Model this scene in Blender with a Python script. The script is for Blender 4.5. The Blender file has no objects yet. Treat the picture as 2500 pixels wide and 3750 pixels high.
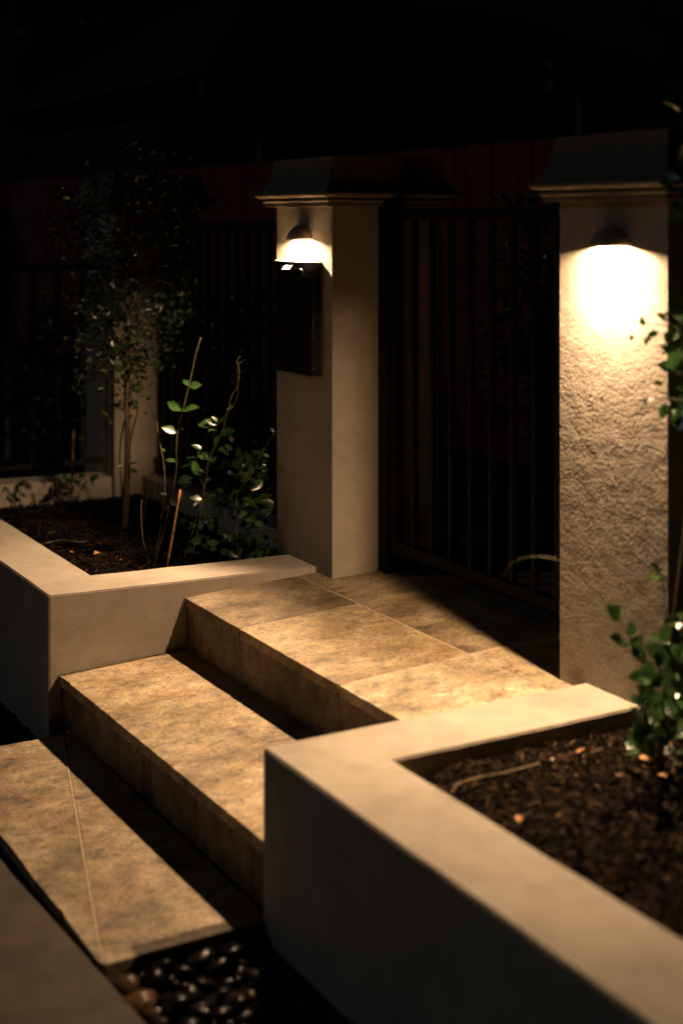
import bpy, bmesh, math, random
from mathutils import Vector, Matrix, noise
R = math.radians
random.seed(11)
sc = bpy.context.scene

# ------------------------------------------------------------------ camera
CAM = Vector((5.5158, -2.9889, 1.533)); YAW = R(30.2096); FPX = 5350.15; PX, PY = 1381.13, 812.44
cd = bpy.data.cameras.new('camera'); cam = bpy.data.objects.new('camera', cd); sc.collection.objects.link(cam)
cam.location = CAM; cam.rotation_euler = (R(90), 0, R(90) - YAW)
cd.sensor_fit = 'VERTICAL'; cd.sensor_height = 36; cd.lens = FPX / 3750 * 36
cd.shift_x = (1250 - PX) / 3750; cd.shift_y = (PY - 1875) / 3750
cd.clip_start = 0.05; cd.clip_end = 1000
cd.dof.use_dof = True; cd.dof.focus_distance = 6.0; cd.dof.aperture_fstop = 1.15; cd.dof.aperture_blades = 9
sc.camera = cam

# ------------------------------------------------------------------ night sky, one weak cool sun (moonlight from the street side)
SUN_EL, SUN_AZ = R(24), R(212)          # azimuth measured from +Y, clockwise
w = bpy.data.worlds.new('World'); sc.world = w; w.use_nodes = True
nt = w.node_tree; bg = nt.nodes['Background']
sky = nt.nodes.new('ShaderNodeTexSky'); sky.sky_type = 'NISHITA'; sky.sun_disc = False
sky.sun_elevation = SUN_EL; sky.sun_rotation = SUN_AZ
nt.links.new(sky.outputs[0], bg.inputs[0]); bg.inputs[1].default_value = 0.00013
sd = bpy.data.lights.new('moon', 'SUN'); sun = bpy.data.objects.new('moon', sd); sc.collection.objects.link(sun)
sd.energy = 0.075; sd.angle = R(3); sd.color = (0.80, 0.92, 1.0)
dv = Vector((math.sin(SUN_AZ) * math.cos(SUN_EL), math.cos(SUN_AZ) * math.cos(SUN_EL), math.sin(SUN_EL)))
sun.rotation_euler = (-dv).to_track_quat('-Z', 'Y').to_euler()
sc.view_settings.view_transform = 'Standard'; sc.view_settings.look = 'None'
sc.view_settings.exposure = 0; sc.view_settings.gamma = 1; sc.view_settings.use_curve_mapping = False
sc.render.engine = 'CYCLES'
sc.cycles.use_denoising = True
sc.cycles.max_bounces = 8; sc.cycles.diffuse_bounces = 5; sc.cycles.glossy_bounces = 3
sc.cycles.sample_clamp_indirect = 12; sc.cycles.caustics_reflective = False; sc.cycles.caustics_refractive = False

LAMP_COLOR = (1.0, 0.65, 0.375); BULB_STRENGTH = 9000.0; SPOT_POWER = 205.0

# ------------------------------------------------------------------ helpers
FW = Vector((-math.cos(YAW), math.sin(YAW), 0)); RT = Vector((math.sin(YAW), math.cos(YAW), 0))
def at(px, py, depth):
    """a point of the place at a given distance in front of the viewpoint"""
    return CAM + (FW + RT * ((px - PX) / FPX) + Vector((0, 0, 1)) * ((PY - py) / FPX)) * depth

def link(o, parent=None):
    sc.collection.objects.link(o)
    if parent: o.parent = parent
    return o
def tag(o, label=None, cat=None, group=None, kind=None):
    if label: o['label'] = label
    if cat: o['category'] = cat
    if group: o['group'] = group
    if kind: o['kind'] = kind
    return o
def empty(name, loc=(0, 0, 0)):
    o = bpy.data.objects.new(name, None); o.empty_display_size = 0.1; o.location = loc; return link(o)
def child(o, parent):
    """parent a world-space mesh under an Empty that stands at its own place"""
    o.parent = parent; o.matrix_parent_inverse = Matrix.Translation(-Vector(parent.location)) if parent.type == 'EMPTY' else Matrix()
    return o
def obj(name, bm, mat, parent=None, smooth=False):
    me = bpy.data.meshes.new(name); bmesh.ops.recalc_face_normals(bm, faces=bm.faces[:])
    bm.to_mesh(me); bm.free(); me.materials.append(mat)
    if smooth: me.polygons.foreach_set('use_smooth', [True] * len(me.polygons))
    o = bpy.data.objects.new(name, me); link(o)
    if parent: child(o, parent)
    return o
def new(): return bmesh.new()
def boxv(bm, c, bev=0.0, seg=1):
    """8 corners: bottom ring (4) then top ring (4)"""
    v = [bm.verts.new(p) for p in c]
    f = [(3, 2, 1, 0), (4, 5, 6, 7), (0, 1, 5, 4), (1, 2, 6, 5), (2, 3, 7, 6), (3, 0, 4, 7)]
    fs = [bm.faces.new([v[i] for i in q]) for q in f]
    if bev:
        es = set(e for q in fs for e in q.edges)
        bmesh.ops.bevel(bm, geom=list(es), offset=bev, segments=seg, affect='EDGES')
def box(bm, x0, x1, y0, y1, z0, z1, bev=0.0, seg=1):
    boxv(bm, [(x0, y0, z0), (x1, y0, z0), (x1, y1, z0), (x0, y1, z0), (x0, y0, z1), (x1, y0, z1), (x1, y1, z1), (x0, y1, z1)], bev, seg)
def prism(bm, poly, zt, zb, bev=0.0, seg=1):
    """polygon in plan; zt / zb are numbers or functions of (x, y)"""
    g = lambda z, p: z(p[0], p[1]) if callable(z) else z
    b = [bm.verts.new((p[0], p[1], g(zb, p))) for p in poly]; t = [bm.verts.new((p[0], p[1], g(zt, p))) for p in poly]
    n = len(poly); fs = [bm.faces.new(t), bm.faces.new(b[::-1])]
    for i in range(n): fs.append(bm.faces.new((b[i], b[(i + 1) % n], t[(i + 1) % n], t[i])))
    if bev:
        es = set(e for q in fs for e in q.edges)
        bmesh.ops.bevel(bm, geom=list(es), offset=bev, segments=seg, affect='EDGES')
def tube(bm, pts, r0, r1=None, n=6):
    r1 = r0 if r1 is None else r1
    pts = [Vector(p) for p in pts]; rings = []
    for i, p in enumerate(pts):
        d = (pts[min(i + 1, len(pts) - 1)] - pts[max(i - 1, 0)]).normalized()
        a = d.cross(Vector((0.3, 0.9, 0.2))).normalized(); b = d.cross(a)
        r = r0 + (r1 - r0) * i / (len(pts) - 1)
        rings.append([bm.verts.new(p + (a * math.cos(t) + b * math.sin(t)) * r) for t in [2 * math.pi * k / n for k in range(n)]])
    for u, v in zip(rings, rings[1:]):
        for k in range(n): bm.faces.new((u[k], u[(k + 1) % n], v[(k + 1) % n], v[k]))
    bm.faces.new(rings[0][::-1]); bm.faces.new(rings[-1])
def smooth_path(pts, n=5):
    """Catmull-Rom through the points"""
    pts = [Vector(p) for p in pts]; q = [pts[0]] + pts + [pts[-1]]; out = []
    for i in range(1, len(q) - 2):
        for k in range(n):
            t = k / n; a, b, c, d = q[i - 1], q[i], q[i + 1], q[i + 2]
            out.append(0.5 * (2 * b + (c - a) * t + (2 * a - 5 * b + 4 * c - d) * t * t + (3 * b - a - 3 * c + d) * t ** 3))
    return out + [pts[-1]]

# ------------------------------------------------------------------ materials
def mat(name):
    m = bpy.data.materials.new(name); m.use_nodes = True
    return m, m.node_tree.nodes, m.node_tree.links, m.node_tree.nodes['Principled BSDF']
def nd(ns, t, **k):
    n = ns.new(t)
    for a, b in k.items():
        if a in n.inputs: n.inputs[a].default_value = b
        else: setattr(n, a, b)
    return n
def ramp(ns, stops):
    n = ns.new('ShaderNodeValToRGB'); e = n.color_ramp.elements
    while len(e) < len(stops): e.new(0.5)
    for i, (p, c) in enumerate(stops):
        e[i].position = p; e[i].color = (*c, 1) if len(c) == 3 else c
    return n
def mixc(ns, ls, fac, a, b, blend='MIX'):
    n = ns.new('ShaderNodeMix'); n.data_type = 'RGBA'; n.blend_type = blend
    for s, v in ((n.inputs[0], fac), (n.inputs[6], a), (n.inputs[7], b)):
        if hasattr(v, 'links'): ls.new(v, s)
        else: s.default_value = v if isinstance(v, float) else (*v, 1)
    return n.outputs[2]
def plain(name, col, rough=0.6, metal=0.0, spec=0.5, var=0.15, scale=25.0, bump=0.0):
    m, ns, ls, b = mat(name)
    geo = nd(ns, 'ShaderNodeNewGeometry'); no = nd(ns, 'ShaderNodeTexNoise', Scale=scale, Detail=5.0)
    ls.new(geo.outputs['Position'], no.inputs['Vector'])
    r = ramp(ns, [(0.3, tuple(c * (1 - var) for c in col)), (0.7, tuple(min(1, c * (1 + var)) for c in col))])
    ls.new(no.outputs['Fac'], r.inputs[0]); ls.new(r.outputs[0], b.inputs['Base Color'])
    b.inputs['Roughness'].default_value = rough; b.inputs['Metallic'].default_value = metal; b.inputs['Specular IOR Level'].default_value = spec
    if bump:
        bp = nd(ns, 'ShaderNodeBump', Strength=0.6, Distance=bump); ls.new(no.outputs['Fac'], bp.inputs['Height']); ls.new(bp.outputs[0], b.inputs['Normal'])
    return m
def stucco(name, col, lump, fine, dist):
    """trowelled render: rounded lumps and fine sand, with faint weather stains"""
    m, ns, ls, b = mat(name)
    geo = nd(ns, 'ShaderNodeNewGeometry'); pos = geo.outputs['Position']
    big = nd(ns, 'ShaderNodeTexNoise', Scale=2.6, Detail=6.0, Roughness=0.6); ls.new(pos, big.inputs['Vector'])
    med = nd(ns, 'ShaderNodeTexNoise', Scale=14.0, Detail=4.0); ls.new(pos, med.inputs['Vector'])
    c1 = ramp(ns, [(0.34, tuple(c * 0.80 for c in col)), (0.60, col)]); ls.new(big.outputs['Fac'], c1.inputs[0])
    c2 = ramp(ns, [(0.3, (0.90, 0.89, 0.87)), (0.6, (1, 1, 1))]); ls.new(med.outputs['Fac'], c2.inputs[0])
    col_ = mixc(ns, ls, 1.0, c1.outputs[0], c2.outputs[0], 'MULTIPLY')
    # small pin holes
    sp = nd(ns, 'ShaderNodeTexVoronoi', Scale=42.0); ls.new(pos, sp.inputs['Vector'])
    spr = ramp(ns, [(0.05, (0.35, 0.32, 0.28)), (0.13, (1, 1, 1))]); ls.new(sp.outputs['Distance'], spr.inputs[0])
    col_ = mixc(ns, ls, 0.75, col_, mixc(ns, ls, 1.0, col_, spr.outputs[0], 'MULTIPLY'))
    ls.new(col_, b.inputs['Base Color']); b.inputs['Roughness'].default_value = 0.85; b.inputs['Specular IOR Level'].default_value = 0.25
    n1 = nd(ns, 'ShaderNodeTexNoise', Scale=lump, Detail=2.0, Roughness=0.5, Distortion=0.15); ls.new(pos, n1.inputs['Vector'])
    n2 = nd(ns, 'ShaderNodeTexNoise', Scale=fine, Detail=2.0); ls.new(pos, n2.inputs['Vector'])
    ad = nd(ns, 'ShaderNodeMath', operation='MULTIPLY_ADD'); ls.new(n2.outputs['Fac'], ad.inputs[0]); ad.inputs[1].default_value = 0.35; ls.new(n1.outputs['Fac'], ad.inputs[2])
    bp = nd(ns, 'ShaderNodeBump', Strength=1.0, Distance=dist); ls.new(ad.outputs[0], bp.inputs['Height']); ls.new(bp.outputs[0], b.inputs['Normal'])
    return m
def travertine(name, base, dark, light, gain=1.0, streaks=False):
    m, ns, ls, b = mat(name)
    geo = nd(ns, 'ShaderNodeNewGeometry'); oi = nd(ns, 'ShaderNodeObjectInfo')
    off = nd(ns, 'ShaderNodeVectorMath', operation='MULTIPLY_ADD')
    cmb = nd(ns, 'ShaderNodeCombineXYZ')
    for i in range(3): ls.new(oi.outputs['Random'], cmb.inputs[i])
    ls.new(cmb.outputs[0], off.inputs[0]); off.inputs[1].default_value = (37, 53, 19); ls.new(geo.outputs['Position'], off.inputs[2])
    st = nd(ns, 'ShaderNodeMapping'); st.inputs['Scale'].default_value = (1.7, 1.2, 1.5); st.inputs['Rotation'].default_value = (0, 0, 0.25); ls.new(off.outputs[0], st.inputs['Vector'])
    n1 = nd(ns, 'ShaderNodeTexNoise', Scale=2.6, Detail=12.0, Roughness=0.74, Distortion=0.1); ls.new(st.outputs[0], n1.inputs['Vector'])
    n2 = nd(ns, 'ShaderNodeTexNoise', Scale=11.0, Detail=10.0, Roughness=0.8, Distortion=0.2); ls.new(st.outputs[0], n2.inputs['Vector'])
    n3 = nd(ns, 'ShaderNodeTexNoise', Scale=60.0, Detail=6.0, Roughness=0.85); ls.new(st.outputs[0], n3.inputs['Vector'])
    c1 = ramp(ns, [(0.34, dark), (0.47, base), (0.60, light)]); ls.new(n1.outputs['Fac'], c1.inputs[0])
    c2 = ramp(ns, [(0.36, (0.46, 0.43, 0.40)), (0.49, (1, 1, 1)), (0.63, (1.32, 1.22, 1.0))]); ls.new(n2.outputs['Fac'], c2.inputs[0])
    c3 = ramp(ns, [(0.39, (0.30, 0.28, 0.26)), (0.49, (1, 1, 1)), (0.60, (1.38, 1.31, 1.18))]); ls.new(n3.outputs['Fac'], c3.inputs[0])
    c = mixc(ns, ls, 1.0, c1.outputs[0], c2.outputs[0], 'MULTIPLY'); c = mixc(ns, ls, 0.9, c, mixc(ns, ls, 1.0, c, c3.outputs[0], 'MULTIPLY'))
    n4 = nd(ns, 'ShaderNodeTexNoise', Scale=5.0, Detail=7.0, Roughness=0.7); ls.new(off.outputs[0], n4.inputs['Vector'])
    ru = ramp(ns, [(0.60, (0, 0, 0)), (0.70, (0.7, 0.7, 0.7))]); ls.new(n4.outputs['Fac'], ru.inputs[0])
    c = mixc(ns, ls, ru.outputs[0], c, mixc(ns, ls, 1.0, c, (1.05, 0.78, 0.48), 'MULTIPLY'))
    # fine pits of the stone
    mp = nd(ns, 'ShaderNodeMapping'); mp.inputs['Scale'].default_value = (1.0, 0.45, 1.0); ls.new(off.outputs[0], mp.inputs['Vector'])
    vo = nd(ns, 'ShaderNodeTexVoronoi', Scale=55.0, Randomness=1.0); ls.new(mp.outputs[0], vo.inputs['Vector'])
    pr = ramp(ns, [(0.06, (0.22, 0.17, 0.13)), (0.16, (1, 1, 1))]); ls.new(vo.outputs['Distance'], pr.inputs[0])
    msk = ramp(ns, [(0.48, (0, 0, 0)), (0.60, (1, 1, 1))]); ls.new(n2.outputs['Fac'], msk.inputs[0])
    pits = mixc(ns, ls, msk.outputs[0], pr.outputs[0], (1, 1, 1))
    c = mixc(ns, ls, 1.0, c, pits, 'MULTIPLY')
    # hairline veins
    wv = nd(ns, 'ShaderNodeVectorMath', operation='MULTIPLY_ADD'); ls.new(n2.outputs['Color'], wv.inputs[0]); wv.inputs[1].default_value = (0.35, 0.35, 0.35); ls.new(off.outputs[0], wv.inputs[2])
    ve = nd(ns, 'ShaderNodeTexVoronoi', Scale=3.2, feature='DISTANCE_TO_EDGE'); ls.new(wv.outputs[0], ve.inputs['Vector'])
    vrp = ramp(ns, [(0.004, (0.35, 0.30, 0.25)), (0.014, (1, 1, 1))]); ls.new(ve.outputs['Distance'], vrp.inputs[0])
    vm = ramp(ns, [(0.50, (0, 0, 0)), (0.60, (1, 1, 1))]); ls.new(n1.outputs['Fac'], vm.inputs[0])
    c = mixc(ns, ls, vm.outputs[0], c, mixc(ns, ls, 1.0, c, vrp.outputs[0], 'MULTIPLY'))
    vr = nd(ns, 'ShaderNodeMapRange'); ls.new(oi.outputs['Random'], vr.inputs[0]); vr.inputs[3].default_value = 0.82 * gain; vr.inputs[4].default_value = 1.08 * gain
    c = mixc(ns, ls, 1.0, c, vr.outputs[0], 'MULTIPLY')
    c = mixc(ns, ls, 1.0, c, oi.outputs['Color'], 'MULTIPLY')
    if streaks:      # dark run-off stains down the face
        sm = nd(ns, 'ShaderNodeMapping'); sm.inputs['Scale'].default_value = (4.5, 4.5, 0.8); ls.new(off.outputs[0], sm.inputs['Vector'])
        sn = nd(ns, 'ShaderNodeTexNoise', Scale=1.6, Detail=6.0, Roughness=0.6); ls.new(sm.outputs[0], sn.inputs['Vector'])
        sr = ramp(ns, [(0.33, (0.14, 0.12, 0.10)), (0.43, (1, 1, 1))]); ls.new(sn.outputs['Fac'], sr.inputs[0])
        c = mixc(ns, ls, 1.0, c, sr.outputs[0], 'MULTIPLY')
    ls.new(c, b.inputs['Base Color']); b.inputs['Roughness'].default_value = 0.55; b.inputs['Specular IOR Level'].default_value = 0.35
    h = nd(ns, 'ShaderNodeMath', operation='MULTIPLY_ADD'); ls.new(n3.outputs['Fac'], h.inputs[0]); h.inputs[1].default_value = 0.8; ls.new(n2.outputs['Fac'], h.inputs[2])
    h2 = nd(ns, 'ShaderNodeMath', operation='MULTIPLY_ADD'); ls.new(pits, h2.inputs[0]); h2.inputs[1].default_value = 0.5; ls.new(h.outputs[0], h2.inputs[2])
    bp = nd(ns, 'ShaderNodeBump', Strength=0.9, Distance=0.0035); ls.new(h2.outputs[0], bp.inputs['Height']); ls.new(bp.outputs[0], b.inputs['Normal'])
    return m
def leaf_mat(name, a, b_, rough=0.32, yellow=None):
    m, ns, ls, b = mat(name)
    oi = nd(ns, 'ShaderNodeObjectInfo'); geo = nd(ns, 'ShaderNodeNewGeometry')
    no = nd(ns, 'ShaderNodeTexNoise', Scale=18.0, Detail=2.0); ls.new(geo.outputs['Position'], no.inputs['Vector'])
    r = ramp(ns, [(0.3, a), (0.62, b_)] + ([(0.8, yellow)] if yellow else [])); ls.new(no.outputs['Fac'], r.inputs[0])
    ls.new(r.outputs[0], b.inputs['Base Color']); b.inputs['Roughness'].default_value = rough; b.inputs['Specular IOR Level'].default_value = 0.95
    tr = nd(ns, 'ShaderNodeBsdfTranslucent'); ls.new(r.outputs[0], tr.inputs[0])
    ms = nd(ns, 'ShaderNodeMixShader'); ms.inputs[0].default_value = 0.22
    ls.new(b.outputs[0], ms.inputs[1]); ls.new(tr.outputs[0], ms.inputs[2]); ls.new(ms.outputs[0], ns['Material Output'].inputs[0])
    return m

CREAM = (0.35, 0.305, 0.24)
M = dict(
    pillar=stucco('pillar_render', CREAM, 200.0, 420.0, 0.0010),
    wall=stucco('wall_render', (0.38, 0.337, 0.275), 115.0, 300.0, 0.0019),
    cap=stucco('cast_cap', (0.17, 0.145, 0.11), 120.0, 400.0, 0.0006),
    tile=travertine('travertine_tile', (0.30, 0.232, 0.14), (0.125, 0.096, 0.065), (0.46, 0.39, 0.275)),
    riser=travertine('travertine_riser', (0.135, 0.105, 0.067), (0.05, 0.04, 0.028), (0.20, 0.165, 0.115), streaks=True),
    slab=travertine('landing_stone', (0.20, 0.155, 0.098), (0.07, 0.06, 0.047), (0.32, 0.265, 0.185)),
    grout=plain('grout', (0.34, 0.27, 0.175), 0.9, var=0.3, scale=60, bump=0.001),
    footpath=plain('footpath_stone', (0.034, 0.025, 0.016), 0.85, var=0.45, scale=9, bump=0.002),
    black=plain('black_powdercoat', (0.008, 0.008, 0.008), 0.6, spec=0.12, var=0.2, scale=60),
    boxm=plain('letterbox_steel', (0.007, 0.0065, 0.006), 0.5, spec=0.15, var=0.2, scale=80, bump=0.0003),
    lid=plain('letterbox_lid_steel', (0.30, 0.27, 0.22), 0.5, var=0.1, scale=60),
    bronze=plain('lamp_bronze', (0.24, 0.195, 0.14), 0.5, var=0.2, scale=60),
    inner=plain('lamp_reflector', (0.8, 0.78, 0.74), 0.5, var=0.02),
    chrome=plain('chrome', (0.65, 0.62, 0.56), 0.25, metal=1.0, var=0.05),
    pale=plain('pale_metal', (0.72, 0.68, 0.6), 0.45, var=0.05),
    soil=plain('dark_soil', (0.008, 0.006, 0.004), 0.95, spec=0.2, var=0.5, scale=40, bump=0.012),
    ground=plain('ground_earth', (0.035, 0.028, 0.02), 0.95, var=0.4, scale=3, bump=0.01),
    bark=plain('brown_bark', (0.085, 0.055, 0.032), 0.85, var=0.35, scale=60, bump=0.002),
    stem=plain('green_stem', (0.07, 0.065, 0.02), 0.65, var=0.3, scale=50),
    stake=plain('bamboo_stake', (0.30, 0.13, 0.035), 0.55, var=0.2, scale=60),
    red=plain('red_paling', (0.21, 0.032, 0.022), 0.85, var=0.3, scale=12),
    houseRed=plain('house_trim', (0.16, 0.05, 0.035), 0.8, var=0.2, scale=10),
    houseDark=plain('house_wall', (0.012, 0.010, 0.008), 0.9, var=0.2, scale=6),
    roof=plain('roof_tiles', (0.008, 0.007, 0.0065), 0.9, var=0.2, scale=8),
    leaf=leaf_mat('glossy_leaf', (0.013, 0.038, 0.012), (0.032, 0.082, 0.017), 0.27),
    leafdark=leaf_mat('dark_leaf', (0.008, 0.018, 0.006), (0.020, 0.042, 0.010), 0.38, (0.10, 0.11, 0.012)),
    leafyoung=leaf_mat('young_leaf', (0.028, 0.07, 0.012), (0.06, 0.105, 0.016)),
    treeleaf=leaf_mat('tree_leaf', (0.004, 0.007, 0.004), (0.009, 0.014, 0.006), 0.7),
    dry=plain('dry_leaf', (0.42, 0.19, 0.06), 0.7, var=0.3, scale=40),
    chippale=plain('pale_chip', (0.6, 0.48, 0.3), 0.8, var=0.2, scale=40),
    stickm=plain('dry_stick', (0.22, 0.15, 0.08), 0.8, var=0.3, scale=50),
    rubber=plain('black_rubber', (0.008, 0.008, 0.008), 0.6, var=0.2),
)
# bark mulch: colour changes from chip to chip
def mulch_mat(name, k):
    m, ns, ls, b = mat(name)
    geo = nd(ns, 'ShaderNodeNewGeometry')
    r = ramp(ns, [(0.0, (0.004, 0.003, 0.002)), (0.5, (0.009, 0.006, 0.0035)), (0.78, (0.030, 0.019, 0.010)), (0.95, (0.085, 0.053, 0.027)), (1.0, (0.19, 0.115, 0.052))])
    for e in r.color_ramp.elements: e.color = (e.color[0] * k, e.color[1] * k, e.color[2] * k, 1)
    ls.new(geo.outputs['Random Per Island'], r.inputs[0]); ls.new(r.outputs[0], b.inputs['Base Color'])
    b.inputs['Roughness'].default_value = 0.9; b.inputs['Specular IOR Level'].default_value = 0.08
    return m
M['mulch'] = mulch_mat('bark_mulch', 0.9); M['shademulch'] = mulch_mat('shaded_mulch', 0.4)  # vine bed copy: shade from leaves and letterbox lid darkened into the colour
def pebble_mat():
    m, ns, ls, b = mat('wet_pebble')
    oi = nd(ns, 'ShaderNodeObjectInfo'); geo = nd(ns, 'ShaderNodeNewGeometry')
    r = ramp(ns, [(0.0, (0.006, 0.005, 0.004)), (0.4, (0.022, 0.016, 0.011)), (0.75, (0.010, 0.010, 0.010)), (1.0, (0.07, 0.04, 0.02))]); ls.new(oi.outputs['Random'], r.inputs[0])
    no = nd(ns, 'ShaderNodeTexNoise', Scale=30.0, Detail=5.0); ls.new(geo.outputs['Position'], no.inputs['Vector'])
    v = ramp(ns, [(0.3, (0.6, 0.6, 0.6)), (0.7, (1.2, 1.2, 1.2))]); ls.new(no.outputs['Fac'], v.inputs[0])
    ls.new(mixc(ns, ls, 1.0, r.outputs[0], v.outputs[0], 'MULTIPLY'), b.inputs['Base Color'])
    bp = nd(ns, 'ShaderNodeBump', Strength=0.3, Distance=0.003); ls.new(no.outputs['Fac'], bp.inputs['Height']); ls.new(bp.outputs[0], b.inputs['Normal'])
    b.inputs['Roughness'].default_value = 0.27; b.inputs['Specular IOR Level'].default_value = 0.1
    return m
M['pebble'] = pebble_mat()
def bulb_mat():
    m, ns, ls, b = mat('lit_bulb')
    e = nd(ns, 'ShaderNodeEmission', Strength=BULB_STRENGTH); e.inputs[0].default_value = (*LAMP_COLOR, 1)
    ls.new(e.outputs[0], ns['Material Output'].inputs[0]); return m
M['bulb'] = bulb_mat()

# ------------------------------------------------------------------ sizes of the place (metres; x along the street, y into the garden)
PW = 0.535                       # pillar width
H = 1.6                          # underside of pillar caps
XW, T, YW = -0.1452, 0.265, -1.197           # planter wall beside the steps
XR, YR, TR = 1.738, -1.168, 0.272            # planter wall on the other side of the steps
X2 = 1.597                       # second pillar
YP, YM = -0.622, -1.157          # front edges of upper and lower step
SLOPE = 0.0491
zp = lambda x, y: SLOPE * y                   # landing falls slightly to the street
zm = lambda x, y: -0.2426 + SLOPE * (y - YP)
ZPAD = -0.465
zw = lambda x, y: 0.0257 - 0.0201 * y
ZWR = 0.0297

# ------------------------------------------------------------------ setting
bm = new(); box(bm, -150, 150, -150, 150, -1.2, -0.62)
tag(obj('ground', bm, M['ground']), 'dark bare ground', None, kind='structure')
bm = new(); prism(bm, [(-60, 0.33), (-3.19, 0.33), (-3.19, 0.52), (XW, 0.52), (XW, 0.965), (1.75, 0.965), (1.75, 0.52), (60, 0.52), (60, 60), (-60, 60)], -0.06, -0.9)
tag(obj('garden_ground', bm, M['soil']), kind='structure')
bm = new(); prism(bm, [(-1.93, 1.0), (1.74, 1.0), (1.74, 4.5), (-1.93, 4.5)], -0.0, -0.5)
tag(obj('garden_path', bm, M['footpath']), kind='structure')
e = lambda x: -1.70 + (x - 0.944) * 0.0475
bm = new(); prism(bm, [(-14, e(-14)), (-14, -4.2), (9, -4.2), (9, e(9)), (2.3, e(2.3)), (1.6, e(1.6) + 0.002), (0.95, e(0.95)), (0.4, e(0.4) - 0.004)][::-1], -0.478, -0.7, 0.006, 2)
tag(obj('footpath', bm, M['footpath']), kind='structure')

# landing slab at the foot of the steps, cut by a diagonal joint
pad = empty('landing', (0.86, -1.42, ZPAD)); tag(pad, kind='structure')
A, B_ = Vector((-0.02, -1.185)), Vector((1.748, -1.648)); nrm = Vector((B_.y - A.y, -(B_.x - A.x))).normalized() * 0.004
def ragged(a, b, n, amp, seed):
    rnd = random.Random(seed); out = []
    for i in range(n):
        t = i / n; p = Vector(a).lerp(Vector(b), t)
        out.append((p.x + rnd.uniform(-amp, amp) * (i > 0), p.y + rnd.uniform(-amp, amp) * (i > 0)))
    return out
bm = new(); prism(bm, [tuple(A - nrm), tuple(B_ - nrm), (1.748, -1.145), (-0.02, -1.145)], ZPAD, ZPAD - 0.075, 0.003)
obj('paving_slab', bm, M['slab'], pad)
front = ragged((-0.02, -1.652), (1.36, -1.652), 12, 0.0025, 3) + [(1.36, -1.652), (1.395, -1.643), (1.44, -1.651), (1.72, -1.653)]
bm = new(); prism(bm, front + [tuple(B_ + nrm), tuple(A + nrm)], ZPAD, ZPAD - 0.075, 0.002)
obj('paving_slab', bm, M['slab'], pad)
bm = new(); q = (B_ - A).normalized() * 0.002; k = nrm * 0.9
prism(bm, [tuple(A - k), tuple(A + k), tuple(B_ + k - q * 3), tuple(B_ - k - q * 3)], ZPAD + 0.002, ZPAD - 0.03)
obj('joint_strip', bm, M['grout'], pad)
bm = new(); prism(bm, [(-0.03, -1.66), (1.38, -1.66), (1.30, -1.675), (-0.03, -1.74)][::-1], -0.50, -0.62, 0.004)
obj('edge_strip', bm, M['rubber'], pad)

# pebble beds either side of the landing
def pebble_mesh(seed):
    rnd = random.Random(seed); bm = bmesh.new(); bmesh.ops.create_icosphere(bm, subdivisions=2, radius=1)
    sx, sy, sz = rnd.uniform(0.85, 1.2), rnd.uniform(0.55, 0.8), rnd.uniform(0.34, 0.5)
    o = Vector((seed * 3.1, seed * 1.7, 0))
    for v in bm.verts:
        v.co *= 1 + 0.3 * noise.noise(v.co * 0.9 + o) + 0.08 * noise.noise(v.co * 2.4 + o)
        v.co = Vector((v.co.x * sx, v.co.y * sy, v.co.z * sz))
    me = bpy.data.meshes.new('pebble'); bm.to_mesh(me); bm.free(); me.materials.append(M['pebble'])
    me.polygons.foreach_set('use_smooth', [True] * len(me.polygons)); return me
PEB = [pebble_mesh(i) for i in range(7)]
def pebbles(parent, x0, x1, y0, y1, z, n, seed, rmin=0.022, rmax=0.042):
    rnd = random.Random(seed); placed = []
    tries = 0
    while len(placed) < n and tries < n * 60:
        tries += 1
        r = rmin + (rmax - rmin) * rnd.random() ** 0.8 * (1 - 0.5 * min(1, len(placed) / n)); x, y = rnd.uniform(x0, x1), rnd.uniform(y0, y1)
        if any((x - a) ** 2 + (y - b) ** 2 < (0.62 * (r + c)) ** 2 for a, b, c in placed): continue
        placed.append((x, y, r))
        o = bpy.data.objects.new('pebble', PEB[rnd.randrange(7)]); link(o); o.scale = (r, r, r)
        o.rotation_euler = (rnd.uniform(-.4, .4), rnd.uniform(-.4, .4), rnd.uniform(0, 6.3)); o.location = (x, y, z + r * 0.30)
        child(o, parent)
def bed(x0, x1, y0, y1, z):
    p = empty('pebble_bed', ((x0 + x1) / 2, (y0 + y1) / 2, z)); tag(p, kind='structure')
    b = new(); box(b, x0, x1, y0, y1, -0.9, z); obj('bedding', b, M['soil'], p); return p
pb = bed(1.755, 6.0, -1.66, -1.175, -0.51)
pebbles(pb, 1.79, 2.75, -1.63, -1.205, -0.512, 150, 5, 0.018, 0.066)
pb2 = bed(-4.5, -0.16, -1.9, -1.202, -0.56)
pebbles(pb2, -1.3, -0.19, -1.62, -1.23, -0.56, 50, 9, 0.026, 0.05)

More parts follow.
